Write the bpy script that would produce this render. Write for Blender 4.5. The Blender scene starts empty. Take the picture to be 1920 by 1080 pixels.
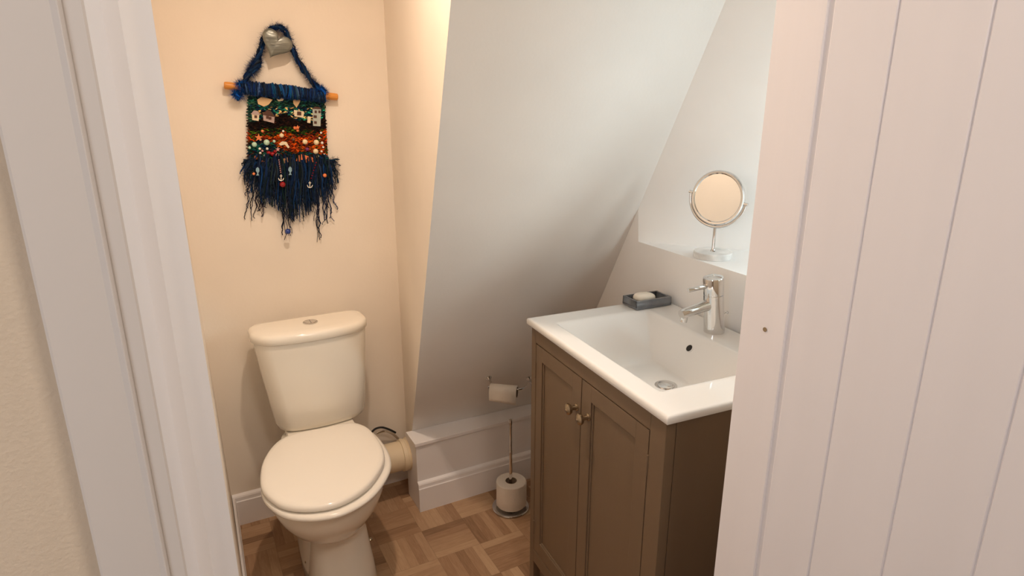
import bpy, bmesh, math, random
from mathutils import Vector, Matrix, noise
S = bpy.context.scene
COL = S.collection
rnd = random.Random(7)
PI = math.pi

# ------------------------------------------------------------------ camera
cd = bpy.data.cameras.new('camera')
cd.sensor_fit = 'HORIZONTAL'; cd.sensor_width = 36.0; cd.lens = 1180.0/1920*36.0
cd.clip_start = .02; cd.clip_end = 100
cam = bpy.data.objects.new('camera', cd); COL.objects.link(cam)
cam.location = (0, 0, 1.45)
cam.rotation_mode = 'XYZ'
cam.rotation_euler = (math.radians(90-16.42), 0, math.radians(-27.9))
S.camera = cam

# ------------------------------------------------------------------ world
W = bpy.data.worlds.new('world'); S.world = W; W.use_nodes = True
wn = W.node_tree; bg = wn.nodes['Background']
sky = wn.nodes.new('ShaderNodeTexSky')
sky.sky_type = 'NISHITA'; sky.sun_disc = False; sky.sun_elevation = math.radians(35); sky.sun_rotation = math.radians(200)
wn.links.new(sky.outputs[0], bg.inputs[0]); bg.inputs[1].default_value = .12

# ------------------------------------------------------------------ colour management
S.view_settings.view_transform = 'Standard'; S.view_settings.look = 'None'
S.view_settings.gamma = 1; S.view_settings.exposure = 0.0
S.view_settings.use_curve_mapping = False
S.cycles.max_bounces = 12; S.cycles.diffuse_bounces = 6; S.cycles.glossy_bounces = 5
S.cycles.use_denoising = True
S.cycles.sample_clamp_indirect = 4

# ------------------------------------------------------------------ large lights
def area(name, loc, target, sx, sy, power, color):
    l = bpy.data.lights.new(name, 'AREA'); l.shape = 'RECTANGLE'; l.size = sx; l.size_y = sy
    l.energy = power; l.color = color
    o = bpy.data.objects.new(name, l); COL.objects.link(o); o.location = loc
    o.rotation_euler = (Vector(target)-Vector(loc)).to_track_quat('-Z', 'Y').to_euler()
    return o
area('daylight_at_window', (1.630, .68, 1.30), (1.32, 1.40, 1.12), .30, .46, 9.6, (.84, .98, 1.0))
area('landing_ceiling_light', (.50, -.40, 2.30), (.05, .1, .4), .4, .4, 10.0, (1.0, .88, .76))  # unseen ceiling lamp of the landing, inferred from the lit door frame
area('landing_fill_light', (-1.24, -.42, 1.50), (.9, .95, 1.0), .6, .8, 11.0, (.93, .95, 1.0))  # added fill from behind the camera for right wall, niche and basin

# ------------------------------------------------------------------ material helpers
def mat(name, color, rough=.5, metal=0, spec=.5, bump=0, bscale=60, vary=0, vscale=5, coat=0, detail=3, stretch=None, trans=0, ior=1.45):
    m = bpy.data.materials.new(name); m.use_nodes = True
    nt = m.node_tree; b = nt.nodes['Principled BSDF']
    b.inputs['Base Color'].default_value = (*color, 1); b.inputs['Roughness'].default_value = rough
    b.inputs['Metallic'].default_value = metal; b.inputs['Specular IOR Level'].default_value = spec
    b.inputs['Coat Weight'].default_value = coat; b.inputs['Coat Roughness'].default_value = .08
    b.inputs['Transmission Weight'].default_value = trans; b.inputs['IOR'].default_value = ior
    tc = nt.nodes.new('ShaderNodeTexCoord'); src = tc.outputs['Object']
    if stretch:
        mp = nt.nodes.new('ShaderNodeMapping'); mp.inputs['Scale'].default_value = stretch
        nt.links.new(src, mp.inputs[0]); src = mp.outputs[0]
    if bump:
        n = nt.nodes.new('ShaderNodeTexNoise'); n.inputs['Scale'].default_value = bscale; n.inputs['Detail'].default_value = detail
        bp = nt.nodes.new('ShaderNodeBump'); bp.inputs['Strength'].default_value = bump; bp.inputs['Distance'].default_value = .002
        nt.links.new(src, n.inputs[0]); nt.links.new(n.outputs[0], bp.inputs['Height']); nt.links.new(bp.outputs[0], b.inputs['Normal'])
    n = nt.nodes.new('ShaderNodeTexNoise'); n.inputs['Scale'].default_value = vscale; n.inputs['Detail'].default_value = 3
    r = nt.nodes.new('ShaderNodeValToRGB')
    v = vary if vary else .02
    r.color_ramp.elements[0].position = .3; r.color_ramp.elements[1].position = .7
    r.color_ramp.elements[0].color = (*[c*(1-v) for c in color], 1); r.color_ramp.elements[1].color = (*[min(1, c*(1+v)) for c in color], 1)
    nt.links.new(src, n.inputs[0]); nt.links.new(n.outputs[0], r.inputs[0]); nt.links.new(r.outputs[0], b.inputs['Base Color'])
    return m
M = {}
M['cream'] = mat('cream_wall_paint', (.83, .76, .67), .8, bump=.12, bscale=120)
M['white'] = mat('white_wall_paint', (.80, .77, .74), .8, bump=.10, bscale=120)
M['white_lit'] = mat('lit_white_wall_paint', (.90, .89, .88), .7, bump=.08, bscale=120)  # slope's white lightened, standing in for missing light on right wall and niche
M['hallwall'] = mat('magnolia_textured_wall', (.70, .60, .48), .85, bump=.35, bscale=260)
M['gloss'] = mat('white_gloss_wood_paint', (.87, .85, .86), .38, bump=.08, bscale=35, stretch=(1, 1, .15))
M['doorpaint'] = mat('white_eggshell_door_paint', (.80, .785, .82), .45, bump=.18, bscale=60, stretch=(1, 1, .05), vary=.012, vscale=20)
M['casing'] = mat('white_satin_casing_paint', (.69, .66, .64), .45, bump=.08, bscale=40, stretch=(1, 1, .1))
M['ceramic'] = mat('white_ceramic', (.86, .81, .72), .07, spec=.6, vary=.004)
M['plastic'] = mat('white_seat_plastic', (.90, .86, .79), .13, spec=.5, vary=.004)
M['basin'] = mat('white_basin_ceramic', (.80, .80, .79), .06, spec=.6, vary=.003)
M['taupe'] = mat('taupe_cabinet_paint', (.160, .108, .067), .42, bump=.06, bscale=50, stretch=(1, 1, .08), vary=.03, vscale=14)
M['dark'] = mat('dark_hollow', (.03, .026, .022), .9)
M['chrome'] = mat('chrome', (.72, .71, .70), .06, metal=1, vary=.004)
M['brass'] = mat('antique_pewter_brass', (.42, .34, .24), .25, metal=1, vary=.15, vscale=60)
M['mirror'] = mat('mirror_glass', (.93, .93, .92), .015, metal=1, vary=.001)
M['paper'] = mat('toilet_paper', (.84, .79, .72), .95, bump=.5, bscale=150, vary=.02)
M['core'] = mat('cardboard_core', (.32, .25, .18), .9)
M['pipe'] = mat('cream_soil_pipe', (.76, .64, .46), .35, vary=.05, vscale=9)
M['greyglass'] = mat('grey_resin', (.16, .17, .185), .12, spec=.7, vary=.15, vscale=30)
M['soap'] = mat('ivory_soap', (.82, .76, .66), .4, vary=.02)
M['stone'] = mat('white_marble', (.75, .75, .74), .25, vary=.22, vscale=22)
M['dowel'] = mat('varnished_dowel', (.66, .27, .05), .35, vary=.12, vscale=30, stretch=(1, 10, 10))
M['black'] = mat('black_rubber', (.02, .02, .02), .5)
M['carpet'] = mat('brown_landing_carpet', (.33, .25, .18), .95, bump=.8, bscale=300, vary=.1, vscale=80)
M['uplamp'] = mat('white_lamp_housing', (.8, .8, .8), .4)

# silver heart: hammered / engraved metal
M['heart'] = mat('hammered_silver', (.20, .21, .19), .32, metal=.5, bump=.9, bscale=26, vary=.15, vscale=18, detail=1, stretch=(1, 1, 4))

def vcol_mat(name, rough=.85, spec=.2, sheen=0):
    m = bpy.data.materials.new(name); m.use_nodes = True; nt = m.node_tree; b = nt.nodes['Principled BSDF']
    a = nt.nodes.new('ShaderNodeAttribute'); a.attribute_name = 'Col'
    n = nt.nodes.new('ShaderNodeTexNoise'); n.inputs['Scale'].default_value = 400
    mx = nt.nodes.new('ShaderNodeMix'); mx.data_type = 'RGBA'; mx.blend_type = 'MULTIPLY'; mx.inputs[0].default_value = .0
    nt.links.new(a.outputs[0], mx.inputs[6]); nt.links.new(n.outputs[0], mx.inputs[7]); nt.links.new(mx.outputs[2], b.inputs['Base Color'])
    b.inputs['Roughness'].default_value = rough; b.inputs['Specular IOR Level'].default_value = spec
    return m
M['yarn'] = vcol_mat('dyed_yarn')

def emit_mat(name, color, s):
    m = bpy.data.materials.new(name); m.use_nodes = True; nt = m.node_tree
    nt.nodes.remove(nt.nodes['Principled BSDF']); e = nt.nodes.new('ShaderNodeEmission')
    e.inputs[0].default_value = (*color, 1); e.inputs[1].default_value = s
    nt.links.new(e.outputs[0], nt.nodes['Material Output'].inputs[0]); return m
M['bulb'] = emit_mat('warm_lamp_face', (1, .72, .45), 8)

def pane_mat():
    m = bpy.data.materials.new('window_glass'); m.use_nodes = True; nt = m.node_tree
    nt.nodes.remove(nt.nodes['Principled BSDF'])
    t = nt.nodes.new('ShaderNodeBsdfTransparent'); g = nt.nodes.new('ShaderNodeBsdfGlossy'); g.inputs['Roughness'].default_value = .02
    f = nt.nodes.new('ShaderNodeFresnel'); f.inputs[0].default_value = 1.3; mx = nt.nodes.new('ShaderNodeMixShader')
    nt.links.new(f.outputs[0], mx.inputs[0]); nt.links.new(t.outputs[0], mx.inputs[1]); nt.links.new(g.outputs[0], mx.inputs[2])
    nt.links.new(mx.outputs[0], nt.nodes['Material Output'].inputs[0]); return m
M['pane'] = pane_mat()

def parquet():
    m = bpy.data.materials.new('basket_weave_parquet_vinyl'); m.use_nodes = True; nt = m.node_tree
    b = nt.nodes['Principled BSDF']; L = nt.links
    def math_(op, a, c=None, d=None):
        n = nt.nodes.new('ShaderNodeMath'); n.operation = op
        for i, v in enumerate((a, c, d)):
            if v is None: continue
            if isinstance(v, (int, float)): n.inputs[i].default_value = v
            else: L.new(v, n.inputs[i])
        return n.outputs[0]
    tc = nt.nodes.new('ShaderNodeTexCoord'); sp = nt.nodes.new('ShaderNodeSeparateXYZ'); L.new(tc.outputs['Object'], sp.inputs[0])
    x, y = sp.outputs[0], sp.outputs[1]
    X = math_('DIVIDE', math_('SUBTRACT', x, .600-3.1), .155); Y = math_('DIVIDE', math_('SUBTRACT', y, 1.660-4.65), .155)
    cx, cy = math_('FLOOR', X), math_('FLOOR', Y); fx, fy = math_('FRACT', X), math_('FRACT', Y)
    par = math_('FLOORED_MODULO', math_('ADD', cx, cy), 2.0)
    # par 0 : strips along x   par 1 : strips along y
    s = math_('ADD', math_('MULTIPLY', fy, math_('SUBTRACT', 1, par)), math_('MULTIPLY', fx, par))
    al = math_('ADD', math_('MULTIPLY', X, math_('SUBTRACT', 1, par)), math_('MULTIPLY', Y, par))
    ac = math_('ADD', math_('MULTIPLY', Y, math_('SUBTRACT', 1, par)), math_('MULTIPLY', X, par))
    s5 = math_('MULTIPLY', s, 5); idx = math_('FLOOR', s5); fs = math_('FRACT', s5)
    cv = nt.nodes.new('ShaderNodeCombineXYZ'); L.new(cx, cv.inputs[0]); L.new(cy, cv.inputs[1]); L.new(idx, cv.inputs[2])
    wnz = nt.nodes.new('ShaderNodeTexWhiteNoise'); L.new(cv.outputs[0], wnz.inputs[0])
    gv = nt.nodes.new('ShaderNodeCombineXYZ'); L.new(math_('MULTIPLY', al, 1.1), gv.inputs[0]); L.new(math_('MULTIPLY', ac, 9), gv.inputs[1]); L.new(math_('MULTIPLY', wnz.outputs[0], 40), gv.inputs[2])
    g = nt.nodes.new('ShaderNodeTexNoise'); g.inputs['Scale'].default_value = 2.2; g.inputs['Detail'].default_value = 5; g.inputs['Distortion'].default_value = 1.2
    L.new(gv.outputs[0], g.inputs[0])
    t = math_('ADD', math_('MULTIPLY', wnz.outputs[0], .62), math_('MULTIPLY', g.outputs[0], .55))
    r = nt.nodes.new('ShaderNodeValToRGB'); L.new(t, r.inputs[0])
    r.color_ramp.elements[0].position = .15; r.color_ramp.elements[0].color = (.20, .112, .060, 1)
    r.color_ramp.elements[1].position = .95; r.color_ramp.elements[1].color = (.50, .335, .205, 1)
    e = r.color_ramp.elements.new(.5); e.color = (.345, .205, .118, 1)
    # thin dark joints
    ed = math_('MINIMUM', fs, math_('SUBTRACT', 1, fs))
    j = math_('LESS_THAN', ed, .02)
    eb = math_('MINIMUM', math_('MINIMUM', fx, math_('SUBTRACT', 1, fx)), math_('MINIMUM', fy, math_('SUBTRACT', 1, fy)))
    j2 = math_('LESS_THAN', eb, .006)
    jj = math_('MULTIPLY', math_('MAXIMUM', j, j2), .28)
    mx = nt.nodes.new('ShaderNodeMix'); mx.data_type = 'RGBA'; L.new(jj, mx.inputs[0]); L.new(r.outputs[0], mx.inputs[6]); mx.inputs[7].default_value = (.08, .045, .025, 1)
    L.new(mx.outputs[2], b.inputs['Base Color']); b.inputs['Roughness'].default_value = .45
    b.inputs['Specular IOR Level'].default_value = .35
    return m
M['parquet'] = parquet()

# ------------------------------------------------------------------ mesh helpers
class MB:
    def __init__(s): s.bm = bmesh.new(); s.cl = None
    def col(s, faces, c):
        if s.cl is None: s.cl = s.bm.loops.layers.color.new('Col')
        for f in faces:
            for l in f.loops: l[s.cl] = (*c, 1)
    def box(s, x0, x1, y0, y1, z0, z1):
        v = [s.bm.verts.new((x, y, z)) for z in (z0, z1) for y in (y0, y1) for x in (x0, x1)]
        fs = [s.bm.faces.new([v[i] for i in q]) for q in ((0,2,3,1),(4,5,7,6),(0,1,5,4),(2,6,7,3),(0,4,6,2),(1,3,7,5))]
        return fs
    def poly(s, pts):
        return s.bm.faces.new([s.bm.verts.new(p) for p in pts])
    def rings(s, rings, cap0=True, cap1=True, closed=True, c=None):
        vs = [[s.bm.verts.new(p) for p in r] for r in rings]; fs = []
        for a, b in zip(vs, vs[1:]):
            n = len(a)
            for i in range(n if closed else n-1):
                fs.append(s.bm.faces.new((a[i], a[(i+1) % n], b[(i+1) % n], b[i])))
        if cap0: fs.append(s.bm.faces.new(vs[0][::-1]))
        if cap1: fs.append(s.bm.faces.new(vs[-1]))
        if c: s.col(fs, c)
        return fs
    def tube(s, pts, r, n=10, caps=True, c=None, closed=False):
        pts = [Vector(p) for p in pts]; rs = r if isinstance(r, (list, tuple)) else [r]*len(pts)
        rings = []; up = None
        N = len(pts)
        for i, p in enumerate(pts):
            if closed: t = pts[(i+1) % N]-pts[i-1]
            else: t = pts[min(i+1, N-1)]-pts[max(i-1, 0)]
            if t.length < 1e-9: t = Vector((0, 0, 1))
            t.normalize()
            if up is None:
                up = t.orthogonal().normalized()
            up = (up-t*up.dot(t))
            if up.length < 1e-6: up = t.orthogonal()
            up.normalize(); w = t.cross(up)
            rings.append([p+(up*math.cos(a)+w*math.sin(a))*rs[i] for a in [2*PI*k/n for k in range(n)]])
        if closed:
            rings.append(rings[0]); return s.rings(rings, False, False, c=c)
        return s.rings(rings, caps, caps, c=c)
    def lathe(s, prof, n=40, axis=None, origin=(0, 0, 0), c=None):
        # prof: (r, h) along axis
        ax = Vector(axis or (0, 0, 1)).normalized(); u = ax.orthogonal().normalized() if abs(ax.z) < .999 else Vector((1, 0, 0)); w = ax.cross(u)
        o = Vector(origin)
        rings = [[o+ax*h+(u*math.cos(2*PI*k/n)+w*math.sin(2*PI*k/n))*max(r, 1e-5) for k in range(n)] for r, h in prof]
        return s.rings(rings, True, True, c=c)
    def build(s, name, m, parent=None, smooth=False, bevel=0, seg=2, sub=0, angle=35, solid=0, weld=True):
        if weld: bmesh.ops.remove_doubles(s.bm, verts=s.bm.verts, dist=1e-6)
        bmesh.ops.recalc_face_normals(s.bm, faces=s.bm.faces)
        me = bpy.data.meshes.new(name); s.bm.to_mesh(me); s.bm.free()
        me.materials.append(m)
        if smooth:
            for p in me.polygons: p.use_smooth = True
            if smooth != 'all':
                try: me.set_sharp_from_angle(angle=math.radians(angle))
                except Exception: pass
        o = bpy.data.objects.new(name, me); COL.objects.link(o)
        if solid:
            k = o.modifiers.new('Solidify', 'SOLIDIFY'); k.thickness = abs(solid); k.offset = 1 if solid > 0 else -1
        if bevel:
            k = o.modifiers.new('Bevel', 'BEVEL'); k.width = bevel; k.segments = seg; k.limit_method = 'ANGLE'; k.angle_limit = math.radians(40)
            for p in me.polygons: p.use_smooth = True
            try: me.set_sharp_from_angle(angle=math.radians(50))
            except Exception: pass
            k2 = o.modifiers.new('WN', 'WEIGHTED_NORMAL'); k2.keep_sharp = False
        if sub:
            k = o.modifiers.new('Sub', 'SUBSURF'); k.levels = sub; k.render_levels = sub
        if parent: o.parent = parent
        return o
def tag(o, label, cat, group=None):
    o['label'] = label; o['category'] = cat
    if group: o['group'] = group
    return o
def struct(o): o['kind'] = 'structure'; return o
def thing(name, label, cat, loc=(0, 0, 0), rz=0, group=None):
    o = bpy.data.objects.new(name, None); COL.objects.link(o); o.location = loc; o.rotation_euler = (0, 0, rz)
    o.empty_display_size = .05
    return tag(o, label, cat, group)
def catmull(pts, k=8, closed=True):
    out = []; n = len(pts)
    for i in range(n if closed else n-1):
        g = lambda j: Vector(pts[j % n]) if closed else Vector(pts[max(0, min(n-1, j))])
        p0, p1, p2, p3 = g(i-1), g(i), g(i+1), g(i+2)
        for t in [q/k for q in range(k)]:
            out.append(.5*((2*p1)+(p2-p0)*t+(2*p0-5*p1+4*p2-p3)*t*t+(3*p1-p0-3*p2+p3)*t**3))
    if not closed: out.append(Vector(pts[-1]))
    return out

# ------------------------------------------------------------------ the room
YW = 2.165            # back wall
ZC = 2.20             # ceiling
ZL = .278             # ledge height
LX = .026             # left wall, far end
LN = .0015            # left wall, near end
NS = Vector((-.0299, -.8802, -.4737)); CS = NS.dot(Vector((.653, 2.027, .278)))   # sloping wall plane
def slope_y(x, z): return (CS-NS.x*x-NS.z*z)/NS.y
A0 = (.6735, YW); A1 = (.540, 1.270)                                                # splayed strip wall line
def strip_x(y): return A0[0]+(A1[0]-A0[0])*(y-A0[1])/(A1[1]-A0[1])
def rx(y): return 1.2500+.0357*(y-1.087)                                           # right wall
def strip_on_slope(z):
    y = 1.8
    for _ in range(30): y = slope_y(strip_x(y), z)
    return (strip_x(y), y, z)
def right_on_slope(z):
    y = 1.5
    for _ in range(30): y = slope_y(rx(y), z)
    return (rx(y), y, z)
YJ = .652             # WC face of the doorway wall
YH = .530             # landing face
XD = .750             # hinge side of the doorway
X0 = .0035            # latch side of the doorway

b = MB(); b.poly([(-.02, YH, 0), (1.7, YH, 0), (1.7, YW+.05, 0), (-.02, YW+.05, 0)])
struct(b.build('floor', M['parquet']))
b = MB(); b.poly([(-1.3, -1.6, 0), (1.7, -1.6, 0), (1.7, YH, 0), (-1.3, YH, 0)])
fl = struct(b.build('floor_landing', M['carpet']))
b = MB(); b.poly([(-.05, YW, 0), (.70, YW, 0), (.70, YW, ZC), (-.05, YW, ZC)])
struct(b.build('wall_back', M['cream']))
b = MB(); b.poly([(LN+.003, YJ-.03, 0), (LX, YW, 0), (LX-.016*ZC, YW, ZC), (LN-.010, YJ-.03, ZC)])
struct(b.build('wall_left', M['cream']))
# strip wall (splayed) from floor to ceiling, behind the sloping wall
b = MB()
t = strip_on_slope(ZC); l = strip_on_slope(ZL); l0 = strip_on_slope(0)
b.poly([(*A0, 0), (l0[0], l0[1], 0), l0, l, t, (*A0, ZC)] if False else [(*A0, 0), (strip_x(2.02), 2.02, 0), (strip_x(2.02), 2.02, ZL), l, t, (*A0, ZC)])
struct(b.build('wall_alcove', M['cream']))
b = MB(); b.poly([strip_on_slope(ZL), right_on_slope(ZL), right_on_slope(ZC), strip_on_slope(ZC)])
struct(b.build('wall_slope', M['white']))
# right wall with window niche
ZS = 1.028
E0 = Vector((rx(1.537), 1.537, ZS)); E1 = Vector(right_on_slope(1.132)); E2 = Vector(right_on_slope(1.98))
YN = .70
b = MB()
b.poly([(rx(YJ), YJ, 0), (rx(2.2), 2.2, 0), (rx(2.2), 2.2, ZL), right_on_slope(ZL), right_on_slope(ZS-.001) , (rx(YJ), YJ, ZS)][:3]+[(rx(2.2), 2.2, ZL), right_on_slope(ZL), right_on_slope(ZS), (rx(YJ), YJ, ZS)])
b.poly([E0, right_on_slope(ZS), E1])
b.poly([(rx(YJ), YJ, ZS), (rx(YN), YN, ZS), (rx(YN), YN, 1.98), (rx(YJ), YJ, 1.98)])
b.poly([(rx(YJ), YJ, 1.98), E2, right_on_slope(ZC), (rx(YJ), YJ, ZC)])
struct(b.build('wall_right', M['white_lit']))
D = Vector((.09, -.11, 0)).normalized(); DEP = .37/D.x*.9
b = MB()   # splayed far reveal, sill, soffit and near reveal of the niche
rv = [E0, E1]+[Vector(right_on_slope(z)) for z in (1.2, 1.3, 1.45, 1.6, 1.8)]+[E2]
XW = (E0+D*DEP).x
N0 = Vector((rx(YN), YN, ZS)); N1 = Vector((XW, .50, ZS))
b.poly([E0, E0+D*DEP, (XW, E0.y+D.y*DEP, ZS), N1, N0])
b.poly([N0, N1, (N1.x, N1.y, 1.98), (N0.x, N0.y, 1.98)])
b.poly([E2, E2+D*DEP, (N1.x, N1.y, 1.98), (N0.x, N0.y, 1.98)])
struct(b.build('trim_1', M['white_lit']))
b = MB(); b.rings([[Vector(p) for p in rv], [Vector(p)+D*DEP for p in rv]], False, False, closed=False)
struct(b.build('trim_7', M['white_lit'], smooth='all'))
# window at the back of the niche
ya, yb = .50, (E0+D*DEP).y

b = MB()
for (p, q, r_, s_) in ((ya, yb, ZS, ZS+.05), (ya, yb, 1.93, 1.98), (ya, ya+.05, ZS+.05, 1.93), (yb-.05, yb, ZS+.05, 1.93)):
    b.box(XW-.005, XW+.045, p, q, r_, s_)
wf = struct(b.build('window_1', M['gloss'], bevel=.003))
b = MB(); b.box(XW+.018, XW+.022, ya+.05, yb-.05, ZS+.05, 1.93); b.build('window_pane', M['pane'], wf)
# ceiling
b = MB(); b.poly([(LN-.01, YJ-.01, ZC), (rx(YJ), YJ, ZC), right_on_slope(ZC), strip_on_slope(ZC), (*A0, ZC), (LX-.05, YW, ZC)])
struct(b.build('ceiling', M['white']))
# doorway wall pieces (WC face / landing face)
b = MB()
b.box(-1.3, -.034, YH, YJ-.001, 0, 2.45); b.box(XD+.028, 1.7, YH, YJ-.001, 0, 2.45); b.box(-.034, XD+.012, YH, YJ-.001, 2.02, 2.45)
struct(b.build('wall_front', M['hallwall']))
# landing enclosure
b = MB()
b.poly([(-1.3, -1.6, 0), (-1.3, YH, 0), (-1.3, YH, 2.45), (-1.3, -1.6, 2.45)])
b.poly([(1.7, -1.6, 0), (1.7, YH, 0), (1.7, YH, 2.45), (1.7, -1.6, 2.45)])
b.poly([(-1.3, -1.6, 0), (1.7, -1.6, 0), (1.7, -1.6, 2.45), (-1.3, -1.6, 2.45)])
struct(b.build('wall_landing', M['hallwall']))
b = MB(); b.poly([(-1.3, -1.6, 2.45), (1.7, -1.6, 2.45), (1.7, YH, 2.45), (-1.3, YH, 2.45)])
struct(b.build('ceiling_landing', M['white']))
b = MB()
for (p, q, r_, s_) in ((-.98, -.02, 1.05, 1.11), (-.98, -.02, 2.09, 2.15), (-.98, -.92, 1.11, 2.09), (-.08, -.02, 1.11, 2.09)): b.box(-1.299, -1.262, p, q, r_, s_)
struct(b.build('fill_light_frame', M['gloss'], bevel=.003))  # invented unseen window frame around the added landing fill light

# latch-side door frame : architrave with raised bead shaped for a bright and a dark edge, moulded lining
def extrude_z(prof, z0, z1, mb, lean=0):
    mb.rings([[(x-lean*(z0-.9), y, z0) for x, y in prof], [(x-lean*(z1-.9), y, z1) for x, y in prof]])
b = MB()
extrude_z([(-.0925, YH), (-.0925, .5125), (-.0905, .5105), (-.0528, .5105), (-.0490, .5072), (-.0482, .5072), (-.0464, .5112), (-.0456, .5105), (-.0360, .5105), (-.0345, .5115), (-.0345, YH)], 0, 2.05, b, .0040)
struct(b.build('trim_2', M['casing'], smooth=True, angle=15))
b = MB()
prof = [(-.0350, YH), (-.0350, .5112), (-.0325, .5165), (-.0290, .5265), (-.0265, .531), (-.0225, .5335), (-.0165, .5350), (-.0150, .5385), (-.0120, .5470), (-.0070, .5600), (-.0025, .5690), (.0015, .5745), (X0, .5780), (X0, YJ), (-.034, YJ)]
extrude_z(prof, 0, 2.02, b, .0040)
M['lining'] = mat('daylit_lining_gloss', (.92, .92, .95), .35, bump=.08, bscale=35, stretch=(1, 1, .15))  # white gloss with the bluish daylight on the strips put into its colour
struct(b.build('trim_3', M['lining'], smooth=True, angle=20))
b = MB(); extrude_z([(XD, .572), (XD, YJ), (XD+.03, YJ), (XD+.03, .5632), (XD+.0045, .5632), (XD+.0045, .572)], 0, 2.02, b)
jamb = struct(b.build('trim_4', M['doorpaint'], bevel=.0012))
b = MB(); b.lathe([(.0001, 0), (.0022, 0), (.0034, .0006), (.0036, .0012)], 16, (-1, 0, 0), (XD+.0002, .606, 1.124)); b.build('screw', M['brass'], jamb, smooth=True)
b = MB(); b.box(X0, XD, .572, YJ, 1.985, 2.02); struct(b.build('trim_5', M['gloss']))

# boarded door, open toward the landing
dd = Vector((.144, -.9896, 0)); dn = Vector((dd.y, -dd.x, 0))   # dn : outward face normal (-x)
if dn.x > 0: dn = -dn
p0 = Vector((XD+.001, .5625, 0))
b = MB()
sp = .0950; u = 0.0; face = []
edges = [0.0, .0765]
while edges[-1] < .72: edges.append(edges[-1]+sp)
prof = [(0, -.034)]
prof.append((0, -.001)); prof.append((.001, 0))
for e in edges[1:-1]:
    prof += [(e-.0022, 0), (e-.0005, -.0026), (e+.0005, -.0026), (e+.0022, 0)]
prof += [(edges[-1], 0), (edges[-1], -.034)]
pts = [p0+dd*a+dn*c for a, c in prof]
b.rings([[(p.x, p.y, .008) for p in pts], [(p.x, p.y, 1.98) for p in pts]])
struct(b.build('door_1', M['doorpaint']))

# boxed ledge under the sloping wall
BX0, BX1, BY = .630, 1.262, 1.932
b = MB()
b.box(BX0+.004, BX1, BY+.003, 2.05, .0, ZL-.013)
b.box(BX0-.001, BX1, BY-.003, slope_y(.65, ZL)+.002, ZL-.013, ZL)
struct(b.build('trim_6', M['gloss'], bevel=.0012))
SK = [(0, 0), (-.016, 0), (-.016, .094), (-.0135, .0965), (-.0125, .101), (-.0125, .109), (-.010, .114), (-.003, .1185), (0, .1195)]
b = MB()
b.rings([[(BX0+.003, BY+.003+y, z) for y, z in SK], [(BX1, BY+.003+y, z) for y, z in SK]])
struct(b.build('baseboard_right', M['gloss'], smooth=True, angle=20))
b = MB(); b.rings([[(LX, YW+y, z) for y, z in SK], [(.669, YW+y, z) for y, z in SK]])
struct(b.build('baseboard_back', M['gloss'], smooth=True, angle=20))
b = MB(); b.rings([[(LN-y*.25-.0005, YJ+.01, z) for y, z in SK], [(LX-y*.8, YW-.016, z) for y, z in SK]])
struct(b.build('baseboard_left', M['gloss'], smooth=True, angle=20))

# ------------------------------------------------------------------ ceiling spotlight (out of frame, lights the WC)
LP = Vector((.35, 1.26, ZC))
t = thing('ceiling_spotlight', 'round white recessed ceiling spotlight with warm lamp above the toilet', 'ceiling light', LP)
b = MB(); b.lathe([(.030, -.001), (.045, -.001), (.047, -.006), (.040, -.010), (.030, -.008)], 32); b.build('bezel', M['uplamp'], t, smooth=True)
b = MB(); b.lathe([(.0001, -.003), (.029, -.003), (.029, -.0045), (.0001, -.0045)], 32); b.build('lamp_face', M['bulb'], t)
l = bpy.data.lights.new('warm_lamp', 'AREA'); l.shape = 'DISK'; l.size = .06; l.energy = 8.9; l.color = (1, .78, .60); l.spread = math.radians(160)
lo = bpy.data.objects.new('warm_lamp', l); COL.objects.link(lo); lo.location = (LP.x, LP.y, ZC-.012)

# ------------------------------------------------------------------ toilet
T = thing('toilet', 'white close-coupled toilet with closed lid against the back wall', 'toilet', (.30, 1.80, 0))
Tm = Vector((-.30, -1.80, 0))
def tl(mb, name, m, **k):
    bmesh.ops.translate(mb.bm, verts=mb.bm.verts, vec=Tm)
    return mb.build(name, m, T, **k)
def egg(cx, yc, hw, yf, yb, z, n=56, e=2.0, eb=3.0, tilt=0.0):
    out = []
    for k in range(n):
        a = 2*PI*k/n; c, s = math.cos(a), math.sin(a)
        ex = e if s < 0 else eb
        x = hw*math.copysign(abs(c)**(2/ex), c); y = (yc-yf if s < 0 else yb-yc)*math.copysign(abs(s)**(2/ex), s)
        xx = cx+x+tilt*y
        out.append((xx, yc+y, z))
    return out
TI = .09
b = MB()
R_ = []
for z, hw, yf, yb, e in ((0, .104, 1.600, 2.00, 2.8), (.006, .105, 1.598, 2.00, 2.8), (.06, .098, 1.612, 1.99, 2.8), (.12, .090, 1.640, 1.98, 2.7), (.165, .086, 1.652, 1.97, 2.5), (.190, .086, 1.648, 1.97, 2.3),
                        (.205, .092, 1.628, 1.97, 2.1), (.230, .112, 1.597, 1.965, 2.05), (.265, .136, 1.558, 1.96, 2.0), (.305, .157, 1.523, 1.95, 2.0), (.345, .171, 1.500, 1.95, 2.0), (.380, .177, 1.492, 1.95, 2.0), (.394, .177, 1.492, 1.95, 2.0), (.400, .171, 1.498, 1.945, 2.0)):
    R_.append(egg(.285+.020*max(0, min(1, (.26-z)/.10)), 1.74, hw, yf, yb, z, e=e, eb=3.2, tilt=TI))
b.rings(R_)
tl(b, 'pan', M['ceramic'], smooth='all')
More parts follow.
